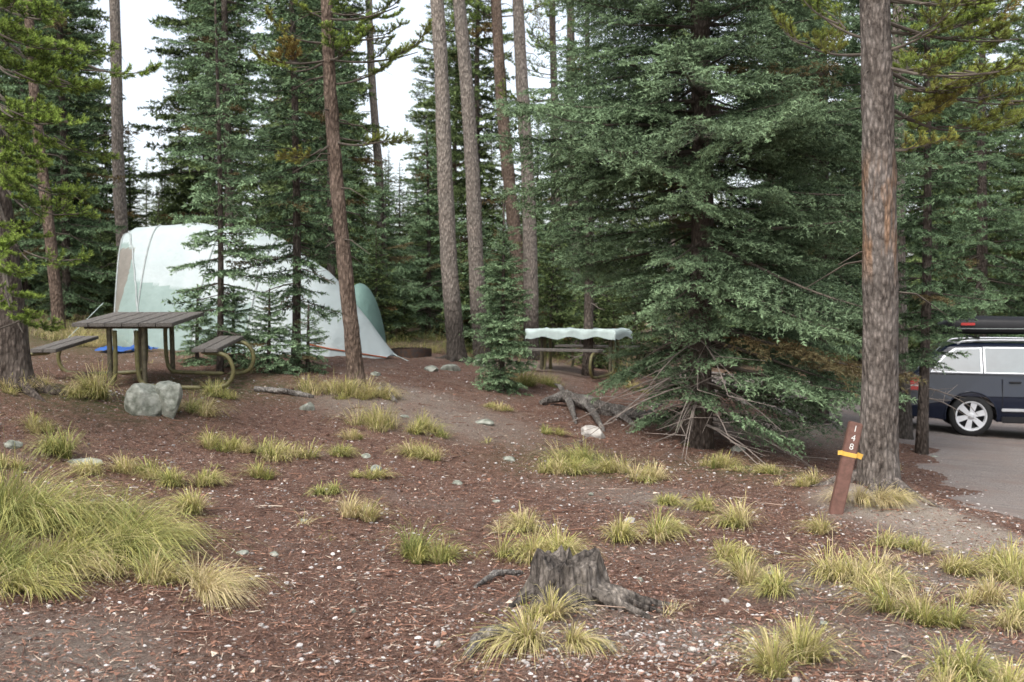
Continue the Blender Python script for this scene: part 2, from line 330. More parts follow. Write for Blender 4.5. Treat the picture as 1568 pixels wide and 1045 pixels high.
# ------------------------------------------------------------ gravel and litter
def scatter(nn,r,d0=3.8,d1=17,pw=1.6,ov=-.02):
    d=d0+(d1-d0)*r.random(nn)**pw; x=(r.random(nn)-.5)*d*1.15; k=x<rb(d)+ov; x=x[k];d=d[k]; return x,d,hz(x,d)
ph=(1+5**.5)/2
IV=nrm(np.array([(-1,ph,0),(1,ph,0),(-1,-ph,0),(1,-ph,0),(0,-1,ph),(0,1,ph),(0,-1,-ph),(0,1,-ph),(ph,0,-1),(ph,0,1),(-ph,0,-1),(-ph,0,1)],float))
IT=np.array([(0,11,5),(0,5,1),(0,1,7),(0,7,10),(0,10,11),(1,5,9),(5,11,4),(11,10,2),(10,7,6),(7,1,8),(3,9,4),(3,4,2),(3,2,6),(3,6,8),(3,8,9),(4,9,5),(2,4,11),(6,2,10),(8,6,7),(9,8,1)])
def pebbles(x,y,z,size,r):
    k=len(x); S=size[:,None]*np.c_[r.uniform(.7,1.3,k),r.uniform(.6,1.1,k),r.uniform(.35,.75,k)]
    W=IV[None]*(1+.18*r.normal(size=(k,12,1)))*S[:,None,:]; a=r.uniform(0,6.28,k); ca,sa=np.cos(a)[:,None],np.sin(a)[:,None]
    W=np.stack([W[...,0]*ca-W[...,1]*sa,W[...,0]*sa+W[...,1]*ca,W[...,2]],2)+np.c_[x,y,z+S[:,2]*.3][:,None,:]
    T=(IT[None]+np.arange(k)[:,None,None]*12).reshape(-1,3); A=np.zeros((k,12,3)); A[:,:,0]=r.random((k,1)); A[:,:,1]=r.random((k,1)); return W.reshape(-1,3),T,A.reshape(-1,3)
m,t,b=newmat('pebble_stone'); o=tv(t); c=mixc(t,o[0],(.13,.11,.1),(.6,.57,.54)); c=mixc(t,ramp(t,o[1],.6,.8),c,(.22,.13,.1)); t.links.new(c,b.inputs['Base Color']); b.inputs['Roughness'].default_value=.85
mb=MB(); r=np.random.default_rng(5); x,y,z=scatter(26000,r,ov=.5)
mask=vn(x*1.3,y*1.3,9)*.8+.25*(x>0)+r.random(len(x))*.7>.76; x,y,z=x[mask],y[mask],z[mask]
W=pebbles(x,y,z+.006*(x>rb(y)),.003+.014*r.random(len(x))**3,r); mb.add(W[0],W[1],0,W[2])
for (px,py,kk,sx_,sy_) in ((960,990,800,.45,.28),(1400,800,300,.5,.5),(1480,900,400,.6,.4),(640,600,300,1.2,.8),(1100,1020,300,.5,.2)):
    g=G(px,py); x=g[0]+r.normal(size=kk)*sx_; y=g[1]+r.normal(size=kk)*sy_; W=pebbles(x,y,hz(x,y),.004+.012*r.random(kk)**2,r); mb.add(W[0],W[1],0,W[2])
mb.obj('gravel',[m])
m,t,b=newmat('litter'); o=tv(t); c=mixc(t,o[0],(.06,.028,.02),(.38,.2,.13)); c=mixc(t,ramp(t,o[1],.8,.86),c,(.5,.42,.33)); t.links.new(c,b.inputs['Base Color']); b.inputs['Roughness'].default_value=.85
mb=MB(); x,y,z=scatter(85000,r,3.8,15,1.5); k=len(x); a=r.uniform(0,6.28,k); l=r.uniform(.02,.065,k); d=np.c_[np.cos(a),np.sin(a),r.normal(size=k)*.2]*l[:,None]; s=np.c_[-np.sin(a),np.cos(a),r.normal(size=k)*.5]*.002
p=np.c_[x,y,z+.006+r.random(k)*.008]; A=np.repeat(np.c_[r.random(k),r.random(k),np.zeros(k)],3,0); mb.add(np.stack([p-s,p+s,p+d],1).reshape(-1,3),np.arange(3*k).reshape(-1,3),0,A)
x,y,z=scatter(26000,r,3.8,16,1.4); k=len(x); p=np.c_[x,y,z+.006]; q=[]
a=r.uniform(0,6.28,k); sz=.005+.015*r.random(k)**2.5
for j in range(3):
    aa=a+j*2.09+r.normal(size=k)*.4; q.append(p+np.c_[np.cos(aa)*sz*r.uniform(.5,1.5,k),np.sin(aa)*sz,r.normal(size=k)*.35*sz+.003])
A=np.repeat(np.c_[r.random(k)*.7,r.random(k)*.92,np.zeros(k)],3,0); mb.add(np.stack(q,1).reshape(-1,3),np.arange(3*k).reshape(-1,3),0,A)
for i_ in range(600):
    x,y,z=scatter(1,r,4,14,1.3)
    if not len(x): continue
    a=r.uniform(0,6.28); l=r.uniform(.06,.3); b_=np.array([x[0],y[0],z[0]+.008]); pts=[b_,b_+np.array([math.cos(a),math.sin(a),.02])*l*.5,b_+np.array([math.cos(a+.3),math.sin(a+.3),.0])*l]
    v,t_=tube(pts,[.004,.004,.002],4); mb.add(v,t_,0,np.tile([r.random()*.5,r.random()*.87,0],(len(v),1)))
for i_ in range(40):
    x,y,z=scatter(1,r,4.5,13,1.3)
    if not len(x): continue
    a=r.uniform(0,6.28); v=IV*(1+.1*r.normal(size=(12,1)))*np.array([.03,.018,.018])*r.uniform(.7,1.2); v=np.c_[v[:,0]*math.cos(a)-v[:,1]*math.sin(a),v[:,0]*math.sin(a)+v[:,1]*math.cos(a),v[:,2]]+[x[0],y[0],z[0]+.012]; mb.add(v,IT,0,np.tile([.15,.1,0],(12,1)),False)
mb.obj('pine_needle_litter',[m])
# ------------------------------------------------------------ grass
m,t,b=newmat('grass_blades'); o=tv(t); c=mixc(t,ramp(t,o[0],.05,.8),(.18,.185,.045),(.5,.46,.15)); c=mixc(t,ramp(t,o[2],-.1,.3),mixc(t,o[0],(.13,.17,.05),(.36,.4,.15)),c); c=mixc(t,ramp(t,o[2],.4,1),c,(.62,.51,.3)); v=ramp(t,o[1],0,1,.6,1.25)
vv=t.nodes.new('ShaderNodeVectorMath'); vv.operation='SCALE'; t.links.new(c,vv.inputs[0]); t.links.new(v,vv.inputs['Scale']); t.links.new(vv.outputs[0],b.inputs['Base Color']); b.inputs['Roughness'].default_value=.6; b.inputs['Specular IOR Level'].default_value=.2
tr=t.nodes.new('ShaderNodeBsdfTranslucent'); t.links.new(vv.outputs[0],tr.inputs[0]); mx=t.nodes.new('ShaderNodeMixShader'); mx.inputs[0].default_value=.25
t.links.new(b.outputs[0],mx.inputs[1]); t.links.new(tr.outputs[0],mx.inputs[2]); t.links.new(mx.outputs[0],t.nodes['Material Output'].inputs[0])
GB=MB()
def tuft(px,py,wpx,straw=.3,hs=1.0,nb=None,lean=None,pos=None):
    r=R0; g=G(px,py) if pos is None else np.array(pos); Rr=wpx/F*g[1]/2; nb=nb or int(min(750,150+Rr*2200)); Lb=(.10+Rr*.46)*hs*r.uniform(.8,1.2)
    nc=max(1,int(Rr/.05)); ca=r.uniform(0,6.28,nc); cr_=np.sqrt(r.random(nc))*Rr*.8; ci=r.integers(0,nc,nb)
    a=r.uniform(0,6.28,nb); q=np.sqrt(r.random(nb)); rr=max(.03,Rr*.28)*q; bx=g[0]+cr_[ci]*np.cos(ca[ci])+rr*np.cos(a); by=g[1]+cr_[ci]*np.sin(ca[ci])*.7+rr*np.sin(a)*.8; bz=hz(bx,by)-.005
    cl=r.uniform(.5,1.3,nc)[ci]; L=Lb*r.uniform(.35,1.4,nb)*(1.1-.3*q)*cl; ln=(.3+.85*q)*r.uniform(.4,1.6,nb); a2=a+r.normal(size=nb)*.6
    if lean is None: la=r.uniform(0,6.28); lean=(.4*math.cos(la),.4*math.sin(la))
    ox=np.cos(a2)*ln+lean[0]; oy=np.sin(a2)*ln+lean[1]
    ln=np.hypot(ox,oy); W=.0016+.0018*r.random(nb); sx_=-np.sin(a2); sy_=np.cos(a2); rows=[]; st=np.clip(straw+.06+r.normal()*.12+.33*r.normal(size=nb)+.25*r.normal(size=nc)[ci],0,1); g_=r.random(nb)
    for k,tt in enumerate([0,.3,.62,.85]):
        x=bx+ox*L*tt**1.6*.8; y=by+oy*L*tt**1.6*.8; z=bz+L*(tt-.42*np.minimum(ln,1.6)*tt**2.2); ww=W*(1-.5*tt)
        z=np.maximum(z,bz+.01)
        rows+= [np.c_[x-sx_*ww,y-sy_*ww,z],np.c_[x+sx_*ww,y+sy_*ww,z]]
    x=bx+ox*L*.9; y=by+oy*L*.9; z=np.maximum(bz+L*(1-.58*np.minimum(ln,1.7)),bz+.005); rows.append(np.c_[x,y,z])
    V=np.stack(rows,1).reshape(-1,3); base=np.arange(nb)*9; T=[]
    for k in range(3):
        a_=base+2*k; T+= [np.c_[a_,a_+1,a_+3],np.c_[a_,a_+3,a_+2]]
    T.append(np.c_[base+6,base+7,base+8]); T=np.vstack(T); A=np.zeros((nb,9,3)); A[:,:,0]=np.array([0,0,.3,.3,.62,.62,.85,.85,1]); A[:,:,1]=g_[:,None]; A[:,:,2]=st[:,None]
    GB.add(V,T,0,A.reshape(-1,3),True)
LN=(.9,-.25)
for q in [(20,880,150,.1,1.3,None,LN),(75,870,160,.1,1.3,None,LN),(140,855,150,.1,1.3,None,LN),(205,840,140,.2,1.2,None,LN),(255,825,90,.5,1.1,None,LN),(60,810,170,0,1.3,None,LN),(0,800,150,0,1.3,None,LN),(140,800,150,.05,1.2,None,LN),(20,915,120,.4,.9,None,LN),(-60,860,200,.1,1.2),(-60,790,200,.1,1.2),
 (150,880,90,.8,.9),(300,895,140,.75,1.15,None,(.9,-.4)),(250,895,90,.3,.9),(325,915,80,.95,1.1,None,(.9,-.5)),(665,856,105,.35,1),(635,862,50,.2,1),(790,812,75,.35,1),(785,860,110,.8,1),(830,855,100,.4,1),(860,850,70,.3,.9),(845,950,80,.5,1.2),(810,990,70,.95,1.2,None,(-.5,-.7)),(880,990,60,.95,1.1,None,(.6,-.7)),
 (950,825,70,.3,1),(990,825,80,.4,1),(1110,862,90,.35,1),(1150,890,80,.4,1),(1205,915,80,.4,1),(1310,890,120,.4,1),(1350,905,110,.4,1),(1370,945,120,.35,1),(1440,965,70,.3,.9),(1215,1015,100,.1,1.6),(1200,1040,90,.3,1.2),(1450,1045,150,.4,1),(1520,1060,120,.4,1),(1385,840,90,.3,.9),
 (1490,885,90,.5,1),(1540,880,100,.4,1),(1510,930,90,.5,1),(1550,960,100,.6,1),(1600,900,150,.4,1),(1270,822,45,.6,1.1),(1130,805,85,.35,1),(1090,780,60,.4,1),(1030,775,50,.3,.9),(1030,815,50,.4,.8),(1330,775,60,.95,1.2,None,(.3,-.8)),(1300,770,50,.9,1.1,None,(-.5,-.6)),(1365,772,50,.9,1.1,None,(.7,-.6)),
 (545,797,75,.35,1),(565,735,55,.3,.8),(500,760,45,.4,.7),(295,785,80,.3,.9),(315,745,60,.1,1.1),(275,745,50,.3,.9),(400,735,50,.4,.8),(85,700,70,.15,1.2),(55,660,60,.4,.8),(215,735,110,.6,.7),(130,725,90,.6,.8),(150,610,75,.15,1.4),(120,610,50,.3,1.1),(20,600,70,.8,1),(60,600,60,.9,.9),
 (440,700,110,.2,.8),(530,697,70,.3,.7),(580,655,110,.4,.8),(550,675,60,.3,.7),(640,700,90,.4,.7),(655,665,80,.4,.7),(890,715,100,.05,1.3),(860,725,80,.15,.9),(935,725,80,.3,.8),(1000,735,90,.5,.6),(1160,725,90,.5,.6),(1230,745,60,.5,.8),(1110,715,80,.4,.6),
 (760,625,60,.5,.6),(790,590,80,.15,.9),(830,590,80,.3,.8),(500,605,90,.4,.8),(550,607,70,.6,.9),(580,610,60,.5,.8),(335,685,70,.4,.7),(285,635,80,.4,.8),(330,610,60,.1,1.1),(640,540,90,.3,.8),(100,520,120,.4,.8),(130,530,80,.7,.9),(840,665,45,.5,.6),(20,720,50,.5,.8),(360,690,60,.6,.6),(980,600,60,.5,.8),(940,580,60,.4,.9)]:
    tuft(*q)
for i_ in range(110):
    x,y,z=scatter(1,R0,5,16,.9)
    if len(x) and vn(x*.8,y*.8,33)[0]>.5: tuft(0,0,R0.uniform(15,50)*9/y[0],R0.uniform(.3,.9),R0.uniform(.5,.9),int(R0.uniform(10,45)),None,(x[0],y[0],z[0]))
for i_ in range(120):
    x=R0.uniform(-12,3); y=R0.uniform(20,28); tuft(0,0,R0.uniform(50,100),R0.uniform(-.3,.15),.9,60,None,(x,y,h1(x,y)))
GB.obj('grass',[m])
# ------------------------------------------------------------ named conifers
def plant(name,mb,p,fol,bark): return mb.obj(name,[fol,M_twig,bark,M_dead],p)
def bigprof(z): return float(np.interp(z,[.3,.7,1.2,1.9,2.8,4,5,7,10,12.5],[1.5,1.9,2.1,2.2,2.25,2.15,1.95,1.5,.7,0]))
def keepbig(z,az):
    a=(math.degrees(az)%360)
    left=max(0,math.cos(math.radians(a-205)))
    lf=np.interp(z,[.4,1.2,2.0,2.9],[0,.3,.7,1.0])
    return 1-left**.5*(1-lf)
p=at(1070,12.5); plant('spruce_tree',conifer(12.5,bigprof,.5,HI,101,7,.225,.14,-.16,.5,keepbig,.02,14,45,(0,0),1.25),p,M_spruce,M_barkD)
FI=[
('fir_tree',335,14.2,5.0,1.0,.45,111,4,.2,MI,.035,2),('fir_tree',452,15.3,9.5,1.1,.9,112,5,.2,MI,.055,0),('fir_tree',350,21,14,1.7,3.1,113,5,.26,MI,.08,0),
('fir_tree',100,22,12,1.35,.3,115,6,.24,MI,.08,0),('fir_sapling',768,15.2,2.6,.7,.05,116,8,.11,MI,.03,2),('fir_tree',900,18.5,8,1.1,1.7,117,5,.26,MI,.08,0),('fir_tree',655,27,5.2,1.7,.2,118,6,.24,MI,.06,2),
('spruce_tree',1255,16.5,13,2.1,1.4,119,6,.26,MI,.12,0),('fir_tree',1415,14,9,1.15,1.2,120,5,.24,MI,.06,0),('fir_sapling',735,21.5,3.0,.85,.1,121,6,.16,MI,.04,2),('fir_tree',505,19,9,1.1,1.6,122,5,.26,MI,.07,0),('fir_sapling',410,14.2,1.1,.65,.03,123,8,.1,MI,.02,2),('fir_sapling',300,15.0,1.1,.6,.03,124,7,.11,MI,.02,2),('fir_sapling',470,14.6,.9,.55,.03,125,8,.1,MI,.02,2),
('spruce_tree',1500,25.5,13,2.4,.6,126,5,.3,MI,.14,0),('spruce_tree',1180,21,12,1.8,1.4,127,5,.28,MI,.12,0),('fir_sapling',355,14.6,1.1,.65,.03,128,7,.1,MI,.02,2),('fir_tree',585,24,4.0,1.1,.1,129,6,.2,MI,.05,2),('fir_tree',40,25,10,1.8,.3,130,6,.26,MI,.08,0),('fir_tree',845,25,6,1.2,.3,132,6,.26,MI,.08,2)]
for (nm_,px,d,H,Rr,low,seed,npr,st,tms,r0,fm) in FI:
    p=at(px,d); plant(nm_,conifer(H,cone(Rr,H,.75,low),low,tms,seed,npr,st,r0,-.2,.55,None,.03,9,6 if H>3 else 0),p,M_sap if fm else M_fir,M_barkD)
# ------------------------------------------------------------ pines
def pine(name,px,d,toppx,H,r0,bark,seed,crown=6,ncrown=30,targets=(),dead=8,rootn=0,sides=20,tms=PBL,wob=.03,cr=1.3,cs=.7):
    p=at(px,d); r=np.random.default_rng(seed); ztop=P(0,0,d)[2]-p[2]; dx=(toppx-px)/F*d
    k=60; zz=np.linspace(-.15,H,k); path=np.c_[dx*zz/ztop+wob*np.sin(zz*.9+seed),wob*np.cos(zz*.8+seed),zz]; path[:,:2]-=np.array([np.interp(0,zz,path[:,0]),np.interp(0,zz,path[:,1])])
    rad=r0*(1-.62*np.clip(zz,0,H)/H)*(1+.4*np.exp(-np.clip(zz+.1,0,9)/.18)); mb=MB(); v,t=tube(path,rad,sides,.04,seed); mb.add(v,t,2,smooth=True)
    pt=lambda z: np.array([np.interp(z,zz,path[:,0]),np.interp(z,zz,path[:,1]),z])
    for i in range(ncrown):
        z=crown+(H-crown)*r.random(); a=r.uniform(0,6.28); l=cr*(1-.6*(z-crown)/(H-crown))*r.uniform(.6,1.2); e=r.uniform(-.3,.4); tm=tms[r.integers(len(tms))]
        put(mb,tm,pt(z),[math.cos(a),math.sin(a),e],l/tm[1],r.normal()*.2,r,(.5 if r.random()<.1 else 0))
    for (tx,ty,td,z0,dd) in targets:
        e=P(tx,ty,td)-p; s=pt(z0 if z0 else e[2]-.15); vec=e-s; Lv=np.linalg.norm(vec); q=np.linspace(0,1,8)[:,None]; pts=s+vec*q+np.array([0,0,-.12])*np.sin(q*3.14)*Lv*.5
        v,t=tube(pts,np.linspace(.018,.006,8),6,.1,seed); mb.add(v,t,1)
        for (f,sc2) in ((.97,1.0),(.85,.9),(.7,.9),(.55,.8),(.4,.7)):
            if Lv*f<.5 and f<.9: continue
            bp=s+vec*max(0,f-.35*cs/Lv)+np.array([0,0,-.12])*math.sin(f*3.14)*Lv*.5; a=r.normal()*.6; dv_=np.array([vec[0]*math.cos(a)-vec[1]*math.sin(a),vec[0]*math.sin(a)+vec[1]*math.cos(a),vec[2]+.15*Lv])
            put(mb,PB[r.integers(len(PB))],bp,dv_,cs*sc2*r.uniform(.8,1.15),r.normal()*.5,r,dd*r.uniform(.3,1.3) if dd else 0)
    for i in range(dead):
        z=r.uniform(1.2,crown+.5); a=r.uniform(0,6.28); l=r.uniform(.2,.8); s=pt(z); pts=[s,s+np.array([math.cos(a),math.sin(a),-.1])*l*.5,s+np.array([math.cos(a+.2),math.sin(a+.2),-.35])*l]
        v,t=tube(pts,[.012,.008,.003],4); mb.add(v,t,1)
    for i in range(rootn):
        a=i*6.28/rootn+r.normal()*.3; l=r0*r.uniform(2.2,4.5); q=np.linspace(0,1,7); X=p[0]+np.cos(a+q*.3)*l*q; Yv=p[1]+np.sin(a+q*.3)*l*q
        zr=hz(X,Yv)-p[2]+.10*(1-q)**2-.03*q; v,t=tube(np.c_[X-p[0],Yv-p[1],zr],r0*.42*(1-q)**.8+.012,8,.08,seed+i); mb.add(v,t,2,smooth=True)
    return mb.obj(name,[M_pine,M_twig,bark],p)
pine('pine_tree',1348,9.5,1334,11,.16,M_barkR,201,5.4,40,[(1440,40,9.2,3.7,.15),(1530,110,8.8,3.6,.2),(1500,30,10,3.9,.1),(1560,60,10,4.0,.2),(1250,20,9.9,3.8,.1),(1420,170,10.2,3.2,.35),(1500,200,10.5,3.3,.3),(1390,230,9.4,2.9,.5),(1210,60,10.5,3.7,.3),(1450,100,9.8,3.6,.1),(1540,0,9.5,4.2,.1),(1400,5,9.7,4.2,0),(1480,140,9.9,3.5,.2),(1560,160,10.3,3.6,.3)],8,7,28,wob=.02)
LP=[(165,110,9.4,3.5,0),(80,30,9.2,3.9,0),(75,190,9.0,2.9,0),(90,300,9.6,2.3,0),(30,290,8.6,2.6,0),(45,400,9.0,1.9,0),(35,510,8.9,1.3,0),(0,420,8.4,2.0,0),(10,250,9,3.0,0),(30,120,8.8,3.5,0),(0,60,8.6,3.9,0),(110,230,10,3.0,0),(60,100,9.6,3.7,0),(20,10,8.6,4.0,0),(110,130,9.2,3.4,0),(20,180,8.6,3.2,0),(60,250,9.3,2.8,0),(15,470,8.8,1.5,0),(60,330,9.1,2.2,0),(90,70,9.0,3.7,0)]
pine('pine_tree',22,10.6,-24,10,.16,M_barkD,202,5.6,26,LP,4,6,24,tms=PBL,cs=.64)
pine('pine_tree',546,13.5,506,10,.1,M_barkB,203,5.6,24,[(600,55,13.2,4.3,.1),(430,50,13.3,4.2,.4),(580,110,13.6,3.7,.1),(470,240,13.2,3.0,.35),(590,215,13.0,3.0,.15),(450,110,13.8,4.0,.25),(560,20,13.2,4.6,.0),(640,80,14,4.0,.2),(400,90,13,4.0,.5),(540,70,12.9,4.0,0),(610,10,13,4.5,0),(480,20,13.5,4.5,.2)],26,5,16,wob=.035,cs=.65)
pine('pine_tree',700,19,668,15,.155,M_barkP,204,7.5,40,[],7,5,16)
pine('pine_tree',738,20.5,703,15,.155,M_barkP,205,8,40,[],7,0,16)
pine('pine_tree',815,22,793,15,.16,M_barkP,206,8,40,[],10,0,14)
pine('pine_tree',800,27,757,16,.19,M_barkB,207,8,40,[],12,0,14)
pine('pine_tree',90,20,52,13,.11,M_barkB,208,6.5,30,[],8,0,12)
pine('pine_tree',196,24,180,16,.15,M_barkP,209,8.5,30,[],14,0,12)
pine('pine_tree',1386,15.5,1370,12,.12,M_barkP,210,5,30,[],6,0,12)
pine('pine_tree',852,27,846,12,.13,M_barkD,211,6,30,[],8,0,12)
pine('pine_tree',590,30,565,16,.14,M_barkP,212,9,30,[],12,0,10)
pine('pine_tree',880,30,870,14,.17,M_barkD,213,8,30,[],12,0,10)
# ------------------------------------------------------------ distant forest
DM=[M_dist,M_twig,M_barkD,M_dead]
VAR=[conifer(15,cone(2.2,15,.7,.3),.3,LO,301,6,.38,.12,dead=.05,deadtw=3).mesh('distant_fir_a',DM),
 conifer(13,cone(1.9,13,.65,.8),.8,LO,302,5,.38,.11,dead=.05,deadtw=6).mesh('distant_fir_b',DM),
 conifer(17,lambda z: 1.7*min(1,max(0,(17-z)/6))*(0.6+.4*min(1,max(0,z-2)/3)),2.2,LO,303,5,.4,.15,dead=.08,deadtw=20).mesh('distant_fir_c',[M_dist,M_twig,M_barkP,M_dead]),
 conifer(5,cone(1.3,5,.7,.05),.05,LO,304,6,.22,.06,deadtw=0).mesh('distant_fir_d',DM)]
df=bpy.data.objects.new('distant_forest',None); sc.collection.objects.link(df)
r=np.random.default_rng(77); pts=[]
def addt(k,x,y,s):
    o=bpy.data.objects.new('forest_tree',VAR[k]); sc.collection.objects.link(o); o.parent=df; o.location=(x,y,h1(x,y)-.05); o.rotation_euler=(r.normal()*.02,r.normal()*.02,r.uniform(0,6.28)); o.scale=(s*r.uniform(.85,1.15),)*2+(s,)
gaps=[(228,16),(612,11),(828,4),(1155,5)]
for i_ in range(3500):
    y=24+40*r.random()**1.2; x=(r.random()-.5)*y*1.6
    b_=CX+F*x/y; rp=1.1*F/y
    if any(abs(b_-g_)<w_+rp for g_,w_ in gaps):
        if y>27 and not any((x-a)**2+(y-c)**2<2.5 for a,c in pts): pts.append((x,y)); addt(1,x,y,r.uniform(.35,.6)*min(1,y/36))
        continue
    if (800<b_<1000 and y<26) or (x>2.5 and y<28.5): continue
    if any((x-a)**2+(y-c)**2<(1.75+.025*y)**2 for a,c in pts): continue
    pts.append((x,y)); addt(int(r.choice([0,0,1,1,2])),x,y,r.uniform(.75,1.15))
    if len(pts)>170: break
for i_ in range(190):
    y=21.5+20*r.random()**1.3; x=(r.random()-.5)*y*1.5; b_=CX+F*x/y
    if (x>2.5 and y<28) : continue
    if 590<b_<700 and y<23.5: continue
    addt(3,x,y,r.uniform(.2,.8))
for (x,y) in [(-13,6),(-15,12),(-14,18),(-11,3),(14,6),(-17,9),(-12,-4),(16,-3),(22,10),(24,18)]: addt(0,x,y,1)
# ------------------------------------------------------------ helpers for built objects
def empty(name,loc,rz=0,rx=0,ry=0):
    e=bpy.data.objects.new(name,None); sc.collection.objects.link(e); e.location=loc; e.rotation_euler=(rx,ry,rz); return e
def box(name,par,c,s,mat,bev=.006,rot_=(0,0,0)):
    bm=bmesh.new(); bmesh.ops.create_cube(bm,size=1); bmesh.ops.scale(bm,vec=s,verts=bm.verts)
    if bev: bmesh.ops.bevel(bm,geom=bm.edges[:],offset=bev,segments=2,affect='EDGES',clamp_overlap=True)
    me=bpy.data.meshes.new(name); bm.to_mesh(me); bm.free(); me.materials.append(mat); o=bpy.data.objects.new(name,me); sc.collection.objects.link(o)
    o.location=c; o.rotation_euler=rot_; o.parent=par; return o
def pipe(name,par,pts,rad,mat,sides=10):
    pts=np.array(pts,float); q=pts
    for _ in range(2):
        a=q[:-1]*.75+q[1:]*.25; b_=q[:-1]*.25+q[1:]*.75; q=np.vstack([q[:1],np.stack([a,b_],1).reshape(-1,3),q[-1:]])
    mb=MB(); v,t_=tube(q,rad,sides); mb.add(v,t_,0,smooth=True); return mb.obj(name,[mat],(0,0,0),par)
def rock(name,p,s,seed,mat,rz=0,par=None):
    bm=bmesh.new(); bmesh.ops.create_icosphere(bm,subdivisions=4,radius=1); r=np.random.default_rng(seed); V=np.array([v.co[:] for v in bm.verts])
    for _ in range(14):
        d=nrm(r.normal(size=3)); c=r.uniform(.62,.9); q=V@d; V=V-np.maximum(q-c,0)[:,None]*d*.93
    V*=1+.05*(vn(V[:,0]*4+V[:,2]*3,V[:,1]*4+V[:,2],seed)[:,None]-.5)+.05*(vn(V[:,0]*11,V[:,1]*11+V[:,2]*9,seed)[:,None]-.5)
    for v,c in zip(bm.verts,V): v.co=c*np.array(s)
    me=bpy.data.meshes.new(name); bm.to_mesh(me); bm.free(); me.materials.append(mat); o=bpy.data.objects.new(name,me); sc.collection.objects.link(o); o.location=p; o.rotation_euler=(0,0,rz)
    if par: o.parent=par
    return o
M_rock=plain('rock_stone',(.36,.37,.32),.9,spec=.2,scale=12,c2=(.13,.14,.11),bmp=.9)
M_rockw=plain('rock_pale',(.5,.48,.44),.9,spec=.2,scale=9,c2=(.28,.26,.24),bmp=.5)
# rocks
g=G(215,636); e=empty('boulder',(g[0]+.06,g[1]+.1,g[2])); rock('rock_block',(-.05,0,.11),(.19,.16,.22),3,M_rock,0,e); rock('rock_block_2',(.17,.03,.14),(.14,.16,.24),4,M_rock,1,e)
for i_,(px,py,wd,hh,mt) in enumerate([(130,712,60,.05,0),(518,696,32,.05,0),(575,722,30,.05,0),(740,650,34,.05,0),(470,628,26,.08,0),(733,560,30,.13,1),(908,668,46,.12,1),(690,568,40,.09,0),(20,684,40,.05,0),(780,706,24,.04,0),(965,800,22,.03,1),(1130,692,34,.06,0),(420,852,20,.02,0),(372,848,22,.02,0),(575,575,22,.06,0),(700,742,20,.03,0),(1218,1045,16,.02,1),(670,990,18,.02,1),(1060,1000,16,.02,1),(465,800,14,.02,0),(1190,850,16,.02,1),(560,700,20,.03,0),(1110,925,14,.02,1),(905,760,14,.02,0),(660,568,30,.07,0),(1430,700,14,.02,0),(1180,880,16,.02,0),(980,890,14,.02,0),(1260,960,16,.02,0),(620,640,18,.03,0),(540,940,14,.02,0),(400,960,12,.015,1),(760,770,14,.02,0)]):
    g=G(px,py); ww=wd/F*g[1]/2; rock('rock',(g[0],g[1],g[2]+hh*.15),(ww,ww*.7,hh),10+i_,[M_rock,M_rockw][mt],i_)
# stump
M_st=barkmat('stump_wood',(.04,.034,.03),(.22,.19,.165),(.4,.35,.3),1.2)
g=G(868,915); mb=MB(); r=np.random.default_rng(9); sides=48; th=np.arange(sides)/sides*2*np.pi; lay=[(-.06,.27),(0,.235),(.04,.205),(.1,.19),(.17,.18),(.205,.172)]
lob=1+.12*np.sin(3*th+1)+.07*np.sin(5*th)+.07*np.sin(13*th+2)
top=.016*np.sin(2*th+.5)+.02*r.normal(size=sides); V=[]
for k,(zz,rr) in enumerate(lay):
    fl=1+(lob-1)*(1.6-k*.18); ra=rr*fl*(1+.02*r.normal(size=sides)); V.append(np.c_[ra*np.cos(th),ra*np.sin(th),zz+top*(1. if k==5 else 0.)])
for f_,dz in ((.85,.0),(.6,-.015),(.3,-.03),(.02,-.02)): V.append(np.c_[V[5][:,0]*f_,V[5][:,1]*f_,.205+top*f_+dz+.01*r.normal(size=sides)])
V=np.vstack(V); k=10; i=(np.arange(k-1)[:,None]*sides+np.arange(sides)[None,:]).ravel(); j=(np.arange(k-1)[:,None]*sides+(np.arange(sides)+1)[None,:]%sides).ravel()
mb.add(V,np.r_[np.c_[i,j,j+sides],np.c_[i,j+sides,i+sides]],0,None,False)
for a,l,rr in [(-.35,.62,.05),(-.8,.5,.05),(.3,.4,.045),(2.2,.3,.045),(3.3,.38,.05),(-2.2,.34,.05),(-1.5,.22,.04),(-.1,.5,.04),(-.55,.58,.035)]:
    q=np.linspace(.25,1,10); X=g[0]+np.cos(a+q*.4)*(l)*q; Yv=g[1]+np.sin(a+q*.4)*l*q; zr=hz(X,Yv)-g[2]+.11*(1-q)**1.2-.005; v,t_=tube(np.c_[X-g[0],Yv-g[1],zr],rr*(1.05-q)**.6,9,.14,int(l*100)); mb.add(v,t_,0,None,False)
mb.obj('tree_stump',[M_st],g)
M_drift=barkmat('driftwood',(.1,.085,.075),(.34,.31,.28),(.46,.43,.39),1.3)
